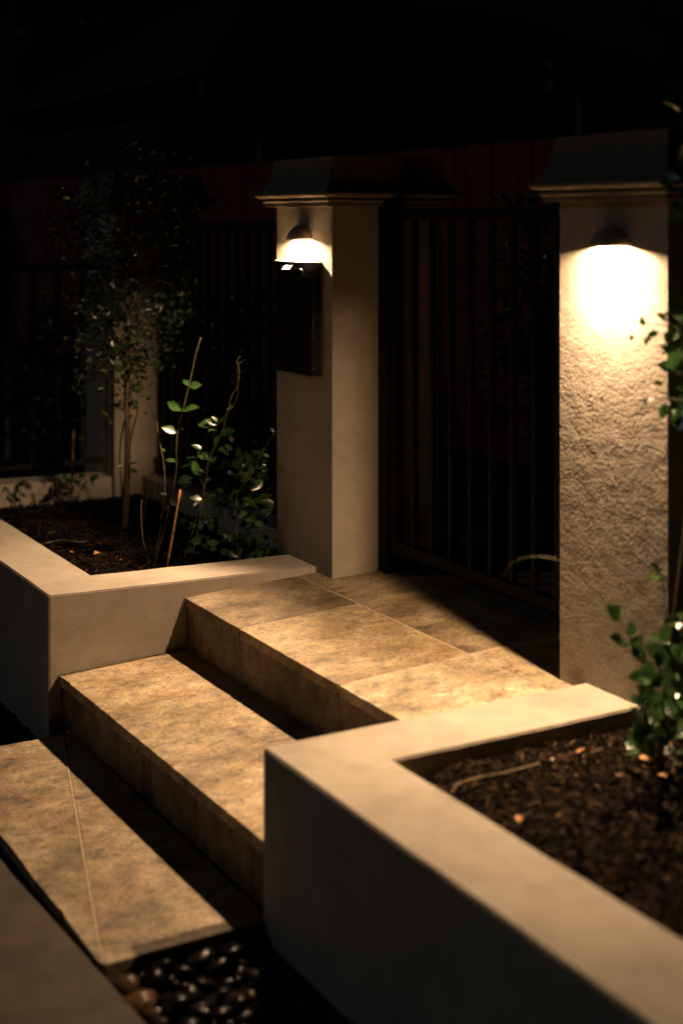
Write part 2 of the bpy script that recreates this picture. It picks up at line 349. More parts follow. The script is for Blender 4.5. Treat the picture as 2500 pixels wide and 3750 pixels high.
# ------------------------------------------------------------------ entrance steps
steps = tag(empty('entrance_steps', (0.8, -0.6, -0.465)), 'two travertine tiled steps rising from the slab up to the gate', 'steps')
up = new(); prism(up, [(XW, YP + 0.02), (XR, YP + 0.02), (XR, 0.96), (XW, 0.96)], lambda x, y: zp(x, y) - 0.0012, -0.6)
upper = obj('upper_step', up, M['grout'], steps)
lo = new(); prism(lo, [(XW, YM + 0.02), (XR, YM + 0.04), (XR, YP + 0.018), (XW, YP + 0.018)], lambda x, y: zm(x, y) - 0.0012, -0.6)
lower = obj('lower_step', lo, M['grout'], steps)
def tile(name, poly, zt, thick, parent, m, bev=0.0022):
    b = new(); prism(b, poly, zt, lambda x, y: zt(x, y) - thick, bev, 2)
    o = obj(name, b, m); o.parent = parent
    return o
g = 0.0034
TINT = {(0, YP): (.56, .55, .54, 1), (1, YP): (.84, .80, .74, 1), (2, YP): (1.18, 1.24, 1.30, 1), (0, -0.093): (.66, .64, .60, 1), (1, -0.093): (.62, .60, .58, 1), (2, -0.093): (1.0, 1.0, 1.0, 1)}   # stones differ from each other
xs = [XW + 0.003, 0.394, 1.187, XR - 0.002]
for y0, y1 in ((YP, -0.093), (-0.093, 0.436), (0.436, 0.96)):
    for x0, x1 in zip(xs, xs[1:]):
        a0 = x0 + (g if x0 > xs[0] else 0); a1 = x1 - (g if x1 < xs[-1] else 0)
        b0 = y0 + (g if y0 > YP else 0); b1 = y1 - g
        dz = random.uniform(-0.0012, 0.0012)
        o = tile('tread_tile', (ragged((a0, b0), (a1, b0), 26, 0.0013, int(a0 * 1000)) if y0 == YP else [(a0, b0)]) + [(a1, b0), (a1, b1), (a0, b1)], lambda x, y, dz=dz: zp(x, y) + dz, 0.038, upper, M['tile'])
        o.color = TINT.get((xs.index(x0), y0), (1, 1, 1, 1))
mx = [XW + 0.003, 0.39, 0.985, XR - 0.002]; ymf = lambda x: YM + 0.02 * (x - XW) / (XR - XW)
for x0, x1 in zip(mx, mx[1:]):
    a0 = x0 + (0.002 if x0 > mx[0] else 0); a1 = x1 - (0.002 if x1 < mx[-1] else 0)
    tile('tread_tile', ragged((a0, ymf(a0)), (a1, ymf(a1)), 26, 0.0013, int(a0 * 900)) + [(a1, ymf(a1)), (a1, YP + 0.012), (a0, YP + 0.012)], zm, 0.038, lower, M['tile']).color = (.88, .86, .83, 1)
def riser(x0, x1, yf, z0, z1, parent):
    b = new(); boxv(b, [(x0, yf(x0), z0), (x1, yf(x1), z0), (x1, yf(x1) + 0.016, z0), (x0, yf(x0) + 0.016, z0),
                        (x0, yf(x0), z1), (x1, yf(x1), z1), (x1, yf(x1) + 0.016, z1), (x0, yf(x0) + 0.016, z1)], 0.0015)
    o = obj('riser_tile', b, M['riser']); o.parent = parent
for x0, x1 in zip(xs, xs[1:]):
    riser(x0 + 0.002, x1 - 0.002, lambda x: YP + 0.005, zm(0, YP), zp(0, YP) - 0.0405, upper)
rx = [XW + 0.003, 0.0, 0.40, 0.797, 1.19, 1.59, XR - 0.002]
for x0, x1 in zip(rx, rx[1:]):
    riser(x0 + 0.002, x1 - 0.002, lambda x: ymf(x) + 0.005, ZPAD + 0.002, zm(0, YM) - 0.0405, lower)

# ------------------------------------------------------------------ low rendered planter walls
def ring(bm, outer, inner, zt, zb, bev=0.008):
    """closed wall between two matching outlines"""
    n = len(outer); lv = {}
    for nm, pl in (('o', outer), ('i', inner)):
        for k, p in enumerate(pl):
            lv[nm, k, 1] = bm.verts.new((p[0], p[1], zt(*p))); lv[nm, k, 0] = bm.verts.new((p[0], p[1], zb))
    top = []
    for k in range(n - 1):
        j = k + 1
        top.append(bm.faces.new((lv['o', k, 1], lv['o', j, 1], lv['i', j, 1], lv['i', k, 1])))
        bm.faces.new((lv['o', k, 0], lv['o', j, 0], lv['o', j, 1], lv['o', k, 1]))
        bm.faces.new((lv['i', k, 1], lv['i', j, 1], lv['i', j, 0], lv['i', k, 0]))
        bm.faces.new((lv['o', j, 0], lv['o', k, 0], lv['i', k, 0], lv['i', j, 0]))
    for k in (0, n - 1): bm.faces.new((lv['o', k, 0], lv['o', k, 1], lv['i', k, 1], lv['i', k, 0]))
    es = [e for e in set(e for f in top for e in f.edges) if not (len([f for f in e.link_faces if f in top]) == 2)]
    bmesh.ops.bevel(bm, geom=es + [e for e in bm.edges if abs((e.verts[0].co - e.verts[1].co).z) > 0.2], offset=bev, segments=2, affect='EDGES')
def hand_finish(bm, lim):
    """cut the wall into short lengths and let its faces and arrises wander a little"""
    for ax, lo_, hi in ((0, lim[0], lim[1]), (1, lim[2], lim[3])):
        c = lo_
        while c < hi:
            n = Vector((1, 0, 0)) if ax == 0 else Vector((0, 1, 0)); co = Vector((c, 0, 0)) if ax == 0 else Vector((0, c, 0))
            bmesh.ops.bisect_plane(bm, geom=bm.verts[:] + bm.edges[:] + bm.faces[:], plane_co=co, plane_no=n, dist=0.0005); c += 0.043
    for v in bm.verts:
        if v.co.z < -0.7: continue
        v.co += Vector((noise.noise(v.co * 7), noise.noise(v.co * 7 + Vector((9, 0, 0))), noise.noise(v.co * 7 + Vector((0, 9, 0))))) * 0.0016 + noise.noise_vector(v.co * 31) * 0.0008
XF = -2.945
bm = new(); ring(bm, [(XW, -0.001), (XW, YW), (XF, YW), (XF, -0.001)], [(XW - T, -0.001), (XW - T, YW + T), (XF + 0.22, YW + T), (XF + 0.22, -0.001)], zw, -0.75, 0.005); hand_finish(bm, (XF + .02, XW, YW + .02, -.02))
wl = tag(obj('planter_wall', bm, M['wall']), 'low cream rendered planter wall ending at the pillar with the letterbox', 'planter wall')
bm = new(); ring(bm, [(XR, -0.001), (XR, YR), (6.2, YR)], [(XR + TR, -0.001), (XR + TR, YR + TR), (6.2, YR + TR)], lambda x, y: ZWR, -0.75, 0.005); hand_finish(bm, (XR + .02, 4.0, YR + .02, -.02))
wr = tag(obj('planter_wall', bm, M['wall']), 'low cream rendered planter wall around the bark mulch, below the pillar without letterbox', 'planter wall')
bm = new(); box(bm, -2.68, -0.536, 0.17, 0.34, -0.6, 0.03, 0.006)
tag(obj('fence_plinth', bm, M['wall']), 'low rendered plinth beneath the black bar fence', 'plinth')

# ------------------------------------------------------------------ pillars with moulded caps
def pillar(x0, label, rough=False):
    p = tag(empty('gate_pillar', (x0 + PW / 2, PW / 2, -0.05)), label, 'pillar', 'rendered gate pillars')
    b = new(); box(b, x0, x0 + PW, 0, PW, -0.6, H + 0.0005, 0.006, 2); obj('shaft', b, M['pillar'], p)
    if rough:      # hand-thrown coat: a skin of real lumps over the street face and the side face
        b = new(); st = 0.0031; n1 = int(PW / st); nz = int((H + 0.07) / st); cols = []
        for k in range(2 * n1 + 1):
            if k < n1: base, nn = Vector((x0 + PW * k / n1, 0, 0)), Vector((0, -1, 0))
            elif k == n1: base, nn = Vector((x0 + PW, 0, 0)), Vector((1, -1, 0))
            else: base, nn = Vector((x0 + PW, PW * (k - n1) / n1, 0)), Vector((1, 0, 0))
            col = []
            for j in range(nz + 1):
                q = base + Vector((0, 0, -0.07 + (H + 0.07) * j / nz))
                h = 0.00085 * (0.42 - noise.voronoi(q * 104.0)[0][0]) + 0.0004 * noise.noise(q * 200.0) + 0.0005 * noise.noise(q * 20.0)
                col.append(b.verts.new(q + nn * (0.0012 + h)))
            cols.append(col)
        for u, v in zip(cols, cols[1:]):
            for j in range(nz): b.faces.new((u[j], v[j], v[j + 1], u[j + 1]))
        obj('render_coat', b, M['pillar'], p, True)
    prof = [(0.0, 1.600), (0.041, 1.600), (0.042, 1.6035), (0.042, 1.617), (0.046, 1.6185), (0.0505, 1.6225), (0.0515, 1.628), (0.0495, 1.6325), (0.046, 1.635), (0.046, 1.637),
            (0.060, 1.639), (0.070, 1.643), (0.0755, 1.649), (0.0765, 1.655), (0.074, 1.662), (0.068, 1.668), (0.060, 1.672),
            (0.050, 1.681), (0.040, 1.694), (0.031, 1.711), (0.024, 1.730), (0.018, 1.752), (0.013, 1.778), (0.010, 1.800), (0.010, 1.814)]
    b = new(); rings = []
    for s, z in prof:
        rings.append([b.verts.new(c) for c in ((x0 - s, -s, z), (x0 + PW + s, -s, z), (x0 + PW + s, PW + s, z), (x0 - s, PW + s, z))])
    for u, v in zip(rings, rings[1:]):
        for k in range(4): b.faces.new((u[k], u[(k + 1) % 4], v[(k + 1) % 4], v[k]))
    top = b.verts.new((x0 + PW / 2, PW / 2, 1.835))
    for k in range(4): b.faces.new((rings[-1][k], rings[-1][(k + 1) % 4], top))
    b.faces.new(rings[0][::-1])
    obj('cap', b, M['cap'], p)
    return p
pillar(-PW, 'cream rendered pillar with moulded cap carrying the black letterbox', True)
pillar(X2, 'cream rendered pillar with moulded cap, lamp but no letterbox, beside the bark mulch', True)
pillar(-3.215, 'rendered pillar without a lamp, behind the climbing shrub')

# ------------------------------------------------------------------ half dome wall lamps
def wall_lamp(xc, label):
    zr = 1.455; r = 0.077; h = 0.066
    p = tag(empty('wall_lamp', (xc, -0.001, zr)), label, 'wall lamp', 'half dome wall lamps')
    def shell(r, h, z0):
        return [[(xc + r * math.cos(f) * math.cos(s), -r * math.sin(f) * math.cos(s) - 0.0015, z0 + h * math.sin(s)) for f in [math.pi * i / 24 for i in range(25)]] for s in [math.pi / 2 * j / 10 for j in range(10)] + [math.pi / 2 * 0.985]]
    b = new(); o, i = shell(r, h, zr), shell(r - 0.003, h - 0.004, zr)
    vo = [[b.verts.new(q) for q in row] for row in o]; vi = [[b.verts.new(q) for q in row] for row in i]
    for S in (vo, vi):
        for a, c in zip(S, S[1:]):
            for k in range(24): b.faces.new((a[k], a[k + 1], c[k + 1], c[k]))
        b.faces.new(S[-1])
    for k in range(24): b.faces.new((vo[0][k], vo[0][k + 1], vi[0][k + 1], vi[0][k]))
    dome = obj('housing', b, M['bronze'], p, True)
    b = new(); rr = 0.062
    prism(b, [(xc + rr * math.cos(f), -rr * math.sin(f) - 0.002) for f in [math.pi * i / 20 for i in range(21)]], zr + 0.0265, zr + 0.0235)
    obj('reflector', b, M['inner'], p)
    b = new(); rr = 0.05
    for yy in (0,): boxv(b, [(xc - rr, -0.0014, zr), (xc + rr, -0.0014, zr), (xc + rr, -0.0004, zr), (xc - rr, -0.0004, zr), (xc - rr * .6, -0.0014, zr + h * .7), (xc + rr * .6, -0.0014, zr + h * .7), (xc + rr * .6, -0.0004, zr + h * .7), (xc - rr * .6, -0.0004, zr + h * .7)])
    obj('back_plate', b, M['bronze'], p)
    b = new(); n = 20; rb = 0.019
    prism(b, [(xc + rb * math.cos(2 * math.pi * i / n), -0.031 + rb * math.sin(2 * math.pi * i / n)) for i in range(n)], zr + 0.0232, zr + 0.0105)
    obj('bulb', b, M['bulb'], p)
    ld = bpy.data.lights.new('reflector_beam', 'SPOT'); ld.energy = SPOT_POWER; ld.color = LAMP_COLOR; ld.spot_size = R(140); ld.spot_blend = 1.0; ld.shadow_soft_size = 0.012
    lo_ = link(bpy.data.objects.new('reflector_beam', ld)); lo_.location = (xc, -0.031, zr + 0.002); child(lo_, p)
wall_lamp(-0.266, 'lit half dome wall lamp above the black letterbox')
wall_lamp(X2 + PW / 2 + 0.012, 'lit half dome wall lamp shining down the pillar without letterbox')

# ------------------------------------------------------------------ letterbox
lb = tag(empty('letterbox', (-0.27, -0.001, 0.862)), 'tall narrow black metal letterbox fixed to pillar under the lamp', 'letterbox')
bm = new(); box(bm, -0.443, -0.097, -0.051, -0.001, 0.862, 1.353, 0.0025, 2); body = obj('body', bm, M['boxm'], lb)
bm = new(); box(bm, -0.448, -0.093, -0.0555, -0.001, 1.3535, 1.3595, 0.0015); obj('lid', bm, M['lid'], lb)
bm = new(); boxv(bm, [(-0.335, -0.073, 1.3235), (-0.268, -0.073, 1.3235), (-0.268, -0.0725, 1.3225), (-0.335, -0.0725, 1.3225),
                      (-0.335, -0.0525, 1.3445), (-0.268, -0.0525, 1.3445), (-0.268, -0.051, 1.3425), (-0.335, -0.051, 1.3425)]); obj('pull_lip', bm, M['pale'], lb)
def disc_y(bm, x, z, y0, y1, r, n=20):
    a = [bm.verts.new((x + r * math.cos(2 * math.pi * k / n), y0, z + r * math.sin(2 * math.pi * k / n))) for k in range(n)]
    c = [bm.verts.new((x + r * math.cos(2 * math.pi * k / n), y1, z + r * math.sin(2 * math.pi * k / n))) for k in range(n)]
    bm.faces.new(a); bm.faces.new(c[::-1])
    for k in range(n): bm.faces.new((a[k], c[k], c[(k + 1) % n], a[(k + 1) % n]))
bm = new(); disc_y(bm, -0.172, 1.309, -0.066, -0.051, 0.019); lock = obj('lock', bm, M['chrome'], lb)
bm = new(); disc_y(bm, -0.172, 1.309, -0.0675, -0.066, 0.015); o = obj('lock_face', bm, M['boxm']); o.parent = lock; o.matrix_parent_inverse = Matrix()
bm = new(); bmesh.ops.create_uvsphere(bm, u_segments=12, v_segments=8, radius=0.0045, matrix=Matrix.Translation((-0.0965, -0.040, 0.898))); obj('screw', bm, M['chrome'], lb, True)
bm = new(); box(bm, -0.098, -0.0962, -0.044, -0.0432, 1.02, 1.34); obj('door_seam', bm, M['bronze'], lb)
bm = new(); tube(bm, smooth_path([(-0.095, -0.03, 1.13), (-0.093, -0.034, 1.115), (-0.094, -0.040, 1.103), (-0.096, -0.042, 1.098)]), 0.0012, 0.0012); obj('latch', bm, M['bronze'], lb)

# ------------------------------------------------------------------ gate, its post, and the bar fences
bm = new(); box(bm, 0.002, 0.066, 0.225, 0.29, -0.02, 1.615, 0.003); 
tag(obj('gate_post', bm, M['black']), 'square black metal post fixed to the letterbox pillar beside the gate', 'post')
gate = tag(empty('gate', (0.8, 0.265, 0.1)), 'black metal garden gate of upright bars between the two lamp pillars', 'gate')
for z0, z1 in ((0.112, 0.157), (1.545, 1.59)):
    bm = new(); box(bm, 0.121, 1.535, 0.242, 0.282, z0, z1, 0.002); obj('rail', bm, M['black'], gate)
for x in (0.08, 1.535):
    bm = new(); box(bm, x, x + 0.041, 0.24, 0.284, 0.10, 1.60, 0.002); obj('stile', bm, M['black'], gate)
bm = new(); box(bm, 0, 0.024, 0, 0.026, 0, 1.545 - 0.157, 0.0015)
bar0 = None; x = 0.236
while x < 1.5:
    if bar0 is None:
        bar0 = obj('bar', bm, M['black']); b = bar0
    else: b = link(bar0.copy())
    b.location = (x, 0.249, 0.157); child(b, gate); x += 0.1425
for z in (0.45, 1.25):
    bm = new(); tube(bm, [(0.073, 0.262, z), (0.073, 0.262, z + 0.09)], 0.011, n=10); obj('hinge', bm, M['black'], gate)
fence = tag(empty('bar_fence', (-1.6, 0.255, 0.03)), 'tall black metal bar fence behind the leafy vines, beside the letterbox pillar', 'fence', 'black bar fences')
for z0, z1 in ((1.492, 1.534), (0.09, 0.13)):
    bm = new(); box(bm, -2.678, -0.537, 0.238, 0.276, z0, z1, 0.002); obj('rail', bm, M['black'], fence)
bm = new(); box(bm, 0, 0.045, 0, 0.02, 0, 1.362, 0.0015); f0 = None; x = -0.66
while x > -2.66:
    if f0 is None: f0 = obj('bar', bm, M['black']); b = f0
    else: b = link(f0.copy())
    b.location = (x, 0.247, 0.13); child(b, fence); x -= 0.127
f2 = tag(empty('bar_fence', (-2.93, -0.6, 0.05)), 'lower black bar fence standing on the planter end wall beside the shrub', 'fence', 'black bar fences')
for z0, z1 in ((1.245, 1.285), (0.09, 0.12)):
    bm = new(); box(bm, -2.915, -2.875, -1.19, -0.003, z0, z1, 0.002); obj('rail', bm, M['black'], f2)
bm = new(); box(bm, 0, 0.03, 0, 0.035, 0, 1.125, 0.0015); f0 = None; y = -0.14
while y > -1.18:
    if f0 is None: f0 = obj('bar', bm, M['black']); b = f0
    else: b = link(f0.copy())
    b.location = (-2.91, y, 0.12); child(b, f2); y -= 0.152

# ------------------------------------------------------------------ soil and bark mulch
def soil(name, x0, x1, y0, y1, z, seed, nx=40, ny=24):
    b = new(); vs = [[b.verts.new((x0 + (x1 - x0) * i / nx, y0 + (y1 - y0) * j / ny, z + 0.014 * noise.noise(Vector((i * 0.35, j * 0.35, seed))) + 0.01 * noise.noise(Vector((i * 0.9, j * 0.9, seed))))) for i in range(nx + 1)] for j in range(ny + 1)]
    for j in range(ny):
        for i in range(nx): b.faces.new((vs[j][i], vs[j][i + 1], vs[j + 1][i + 1], vs[j + 1][i]))
    return tag(obj(name, b, M['soil'], None, True), kind='structure')
soil('garden_bed', XF + 0.2, XW - T + 0.05, YW + T - 0.05, 0.2, -0.105, 1.0)
soil('garden_bed', XR + TR - 0.05, 6.1, YR + TR - 0.05, 0.6, -0.05, 2.0, 70, 24)
def chips(name, x0, x1, y0, y1, z, n, seed, lab, mm='mulch'):
    rnd = random.Random(seed); vs = []; fs = []
    for _ in range(n):
        x, y = rnd.uniform(x0, x1), rnd.uniform(y0, y1)
        L = rnd.choice([0.012, 0.018, 0.024, 0.032, 0.045, 0.07]) * rnd.uniform(0.7, 1.4); W = min(L * 0.4, rnd.uniform(0.002, 0.008)); h = rnd.uniform(0.001, 0.0025)
        zz = z + 0.014 * noise.noise(Vector((x * 4, y * 4, seed))) + rnd.uniform(0.0, 0.022)
        m = Matrix.Translation((x, y, zz)) @ Matrix.Rotation(rnd.uniform(0, 6.3), 4, 'Z') @ Matrix.Rotation(rnd.gauss(0, 0.38), 4, 'Y') @ Matrix.Rotation(rnd.gauss(0, 0.6), 4, 'X')
        s = len(vs); t = rnd.uniform(0.4, 0.9)
        for p in ((-L / 2, -W / 2 * t, -h), (L / 2, -W / 2, -h), (L / 2 * t, W / 2, -h), (-L / 2, W / 2 * t, -h), (-L / 2 * t, -W / 2 * t, h), (L / 2 * t, -W / 2 * t, h), (L / 2 * t, W / 2 * t, h), (-L / 2 * t, W / 2 * t, h)):
            vs.append(m @ Vector(p))
        fs += [tuple(s + k for k in q) for q in ((3, 2, 1, 0), (4, 5, 6, 7), (0, 1, 5, 4), (1, 2, 6, 5), (2, 3, 7, 6), (3, 0, 4, 7))]
    me = bpy.data.meshes.new(name); me.from_pydata(vs, [], fs); me.materials.append(M[mm])
    return tag(link(bpy.data.objects.new(name, me)), lab, 'mulch', kind='stuff')
chips('bark_mulch', XR + TR + 0.005, 3.7, YR + TR + 0.005, 0.45, -0.045, 32000, 4.0, 'dark shredded bark mulch around the leafy shrub')
chips('bark_mulch', -2.7, XW - T - 0.005, YW + T + 0.005, 0.16, -0.1, 15000, 6.0, 'dark bark mulch among the staked vines', 'shademulch')

# single sticks, chips and fallen leaves lying on the mulch
def stick(pts, r, m, label):
    b = new(); tube(b, smooth_path(pts), r, r * 0.6); tag(obj('stick', b, m, None, True), label, 'stick')
def on(px, py, z):
    """the point where the line of sight of a pixel meets height z"""
    d = FW + RT * ((px - PX) / FPX) + Vector((0, 0, 1)) * ((PY - py) / FPX)
    return CAM + d * ((z - CAM.z) / d.z)
stick([on(1655, 2880, -0.02), on(1740, 2850, -0.012), on(1850, 2828, -0.006), on(1975, 2795, -0.005)], 0.0032, M['stickm'], 'long thin dry stick lying on the bark mulch')
stick([on(2150, 2765, -0.02), on(2152, 2745, 0.015), on(2154, 2722, 0.045)], 0.0035, M['stickm'], 'short pale stick poking upright out of the bark mulch')
stick([on(2160, 2770, -0.015), on(2180, 2752, 0.005), on(2205, 2742, 0.02)], 0.003, M['stickm'], 'short tan stick leaning beside the upright stick')
stick([on(165, 1990, -0.075), on(230, 1978, -0.07), on(290, 1985, -0.075), on(330, 1980, -0.075)], 0.004, M['bark'], 'thin brown stick lying in the vine bed')
def leaf_mesh(L, W, fold=0.25, droop=0.12, nm='leaf', m=None):
    b = bmesh.new(); prof = [(0, 0.04), (0.18, 0.62), (0.40, 1.0), (0.62, 0.88), (0.82, 0.5), (1.0, 0.02)]; rows = []
    for t, wd in prof:
        w_ = W / 2 * wd; z = -droop * L * t * t
        rows.append([b.verts.new((L * t, -w_, z + fold * w_)), b.verts.new((L * t, 0, z)), b.verts.new((L * t, w_, z + fold * w_))])
    for a, c in zip(rows, rows[1:]):
        b.faces.new((a[0], c[0], c[1], a[1])); b.faces.new((a[1], c[1], c[2], a[2]))
    me = bpy.data.meshes.new(nm); b.to_mesh(me); b.free(); me.materials.append(m)
    me.polygons.foreach_set('use_smooth', [True] * len(me.polygons)); return me
def lie(p, L, W, m, label, name, cat, grp=None):
    o = link(bpy.data.objects.new(name, leaf_mesh(L, W, random.uniform(0.3, 0.7), -0.1, name, m)))
    o.location = p; o.rotation_euler = (random.uniform(-.3, .3), random.uniform(-.3, .3), random.uniform(0, 6.3)); tag(o, label, cat, grp)
for k, (px, py, L, W, mm, lab) in enumerate([
        (2235, 2845, .035, .022, 'dry', 'orange fallen leaf lying flat in the middle of the mulch'),
        (2010, 2785, .022, .018, 'chippale', 'pale cream bark chip catching the lamplight'),
        (2320, 2760, .045, .026, 'dry', 'red brown fallen leaf at the foot of the shrub'),
        (2095, 2760, .04, .014, 'dry', 'narrow tan fallen leaf on the mulch beside the planter wall'),
        (1905, 3010, .035, .02, 'dry', 'curled tan fallen leaf next to the planter wall edge'),
        (2370, 2790, .05, .03, 'dry', 'cluster leaf, crisp brown, fallen under the shrub'),
        (2400, 2840, .045, .03, 'dry', 'brown fallen leaf lying just off the shrub stem'),
        (345, 2030, .04, .03, 'dry', 'orange fallen leaf in the dark vine bed'),
        (275, 2025, .03, .02, 'dry', 'small brown fallen leaf in the dark vine bed'),
        (440, 2050, .03, .02, 'dry', 'crumpled brown fallen leaf near the vine bed wall')]):
    z = -0.022 if px > 1200 else -0.075
    lie(on(px, py, z + 0.004), L, W, M[mm], lab, 'bark_chip' if mm == 'chippale' else 'fallen_leaf', 'bark chip' if mm == 'chippale' else 'leaf')

# ------------------------------------------------------------------ plants
LEAF = [leaf_mesh(0.058, 0.033, 0.3, 0.10, 'leaf', M['leaf']), leaf_mesh(0.048, 0.030, 0.2, 0.22, 'leaf', M['leaf']), leaf_mesh(0.05, 0.017, 0.45, 0.3, 'leaf', M['leaf']), leaf_mesh(0.036, 0.019, 0.3, 0.1, 'leaf', M['leafyoung'])]
def put_leaf(parent, p, d, roll=0.0, mesh=None, s=1.0):
    o = bpy.data.objects.new('leaf', mesh or random.choice(LEAF[:3])); link(o)
    d = Vector(d).normalized(); side = Vector((0, 0, 1)).cross(d)
    side = (Vector((0.55, -0.45, 0.6)) + Vector((random.uniform(-.35, .35), random.uniform(-.35, .35), random.uniform(-.2, .2)))).cross(d)
    side = side.normalized() if side.length > 0.05 else Vector((1, 0, 0)); upv = d.cross(side)
    m = Matrix((d, side, upv)).transposed().to_4x4() @ Matrix.Rotation(roll, 4, 'X')
    o.matrix_world = Matrix.Translation(p) @ m @ Matrix.Scale(s, 4)
    mw = o.matrix_world.copy(); o.parent = parent; o.matrix_parent_inverse = Matrix.Translation(-Vector(parent.location)); o.matrix_basis = mw
    return o
def vine(name, base, label, cat, stems, leaves, rnd_leaves=(), group=None):
    """stems: list of (pixel path, depth, r0, r1, material); leaves: (px, py, tip px, tip py, depth, size)"""
    p = tag(empty(name, base), label, cat, group)
    paths = []
    for pts, r0, r1, mm in stems:
        pts = smooth_path(pts); paths.append(pts)
        b = new(); tube(b, pts, r0 * .75, r1 * .75, 6); obj('stem', b, M[mm], p, True)
    for a, t, young, roll in leaves:
        d = Vector(t) - Vector(a); me = LEAF[3] if young else random.choice(LEAF[:2])
        L = {0: .058, 1: .048, 2: .05, 3: .036}[LEAF.index(me)]
        put_leaf(p, a, d, roll * .5, me, 1.02 * d.length / L)
    return p, paths
C1 = lambda x, y, d: at(550 + x * 0.3827, 1200 + y * 0.3827, d)          # a view rectangle of the vine bed
# vine with one tall bare shoot
D = 6.9
v1, _ = vine('vine', (-0.95, -0.43, -0.1), 'staked vine with one tall bare shoot rising above the others', 'vine',
    [([C1(*q, D + dd) for q, dd in (((485, 95), -.1), ((440, 235), -.08), ((405, 400), -.05), ((370, 555), -.03), ((310, 800), 0), ((265, 980), 0), ((250, 1150), 0), ((255, 1290), .02), ((230, 1500), .02), ((140, 1900), .0), ((40, 2290), -.02))], .004, .0026, 'stem'),
     ([C1(*q, D) for q in ((65, 900), (80, 1050), (105, 1160), (130, 1300), (140, 1480), (120, 1800), (30, 2290))], .0035, .003, 'bark'),
     ([at(*q, D) for q in ((520, 1830), (517, 1880), (525, 1980), (549, 2070))], .003, .003, 'bark')],
    [(C1(370, 555, D), C1(318, 492, D + .03), 0, 0), (C1(370, 555, D), C1(482, 545, D - .02), 0, .4), (C1(305, 795, D), C1(165, 705, D + .02), 0, .3), (C1(310, 800, D), C1(450, 735, D - .04), 0, -.2),
     (C1(248, 1005, D), C1(115, 950, D - .02), 0, .5), (C1(262, 985, D), C1(320, 960, D + .06), 1, .2), (C1(250, 1285, D), C1(150, 1250, D), 0, .3), (C1(360, 1320, D - .05), C1(445, 1275, D - .08), 0, -.8),
     (C1(360, 1320, D - .05), C1(280, 1340, D - .02), 0, .2), (C1(270, 1480, D), C1(380, 1430, D - .03), 0, .1), (C1(105, 1165, D), C1(150, 1175, D + .03), 1, 0),
     (C1(160, 1600, D), C1(100, 1580, D), 1, .3), (C1(150, 1700, D), C1(190, 1760, D - .03), 0, .6), (C1(120, 1830, D), C1(90, 1800, D), 1, .3), (C1(200, 1650, D), C1(260, 1700, D), 0, .8), (C1(320, 1560, D), C1(310, 1650, D), 1, .3)])
# vine with twining shoot tip
D = 6.75
v2, _ = vine('vine', (-0.85, -0.3, -0.1), 'glossy vine with a twining double shoot and bright leaf cluster', 'vine',
    [([C1(*q, D) for q in ((868, 268), (830, 320), (850, 390), (850, 480), (835, 560), (780, 660), (752, 760), (735, 830), (700, 960), (680, 1010), (620, 1120), (560, 1280), (545, 1400), (480, 1700), (330, 2200))], .002, .004, 'stem'),
     ([C1(*q, D + .01) for q in ((925, 295), (845, 350), (838, 420), (830, 500), (838, 640), (800, 745), (745, 805), (690, 870))], .0016, .0026, 'stem'),
     ([C1(*q, D + .02) for q in ((690, 1000), (600, 1200), (520, 1420), (500, 1700), (400, 2200))], .0025, .004, 'bark')],
    [(C1(640, 920, D), C1(455, 920, D + .02), 0, .6), (C1(640, 930, D), C1(530, 875, D), 0, .5), (C1(650, 905, D), C1(595, 850, D), 1, .2), (C1(650, 910, D), C1(700, 862, D - .02), 1, .1), (C1(640, 980, D), C1(560, 980, D - .05), 1, .3),
     (C1(680, 1025, D), C1(800, 970, D - .02), 0, .4), (C1(660, 1030, D), C1(618, 1110, D - .05), 0, .2), (C1(630, 1010, D), C1(555, 1075, D + .02), 0, .6), (C1(750, 780, D), C1(800, 742, D), 1, .2), (C1(755, 780, D), C1(728, 770, D), 1, .2),
     (C1(845, 410, D), C1(828, 422, D), 1, 0), (C1(850, 400, D), C1(862, 385, D), 1, 0), (C1(832, 480, D), C1(856, 474, D), 1, 0), (C1(800, 625, D), C1(780, 628, D), 1, 0), (C1(825, 655, D), C1(843, 636, D), 1, 0),
     (C1(720, 1200, D), C1(680, 1170, D), 1, .3), (C1(720, 1195, D), C1(778, 1150, D - .02), 1, .2), (C1(725, 1200, D), C1(755, 1225, D), 1, .4), (C1(490, 1170, D), C1(400, 1115, D), 0, .4), (C1(470, 1170, D), C1(510, 1260, D - .04), 1, .6),
     (C1(560, 1240, D), C1(525, 1180, D), 0, -.5), (C1(565, 1240, D), C1(605, 1170, D), 0, -.6), (C1(580, 1290, D), C1(640, 1230, D), 0, .3), (C1(540, 1400, D), C1(460, 1355, D), 0, .2), (C1(520, 1470, D), C1(580, 1435, D), 0, -.3), (C1(520, 1480, D), C1(520, 1530, D), 1, .3),
     (C1(500, 1600, D), C1(550, 1580, D), 1, .3), (C1(500, 1620, D), C1(480, 1660, D), 0, .3), (C1(760, 1030, D), C1(790, 1100, D), 0, .9)])
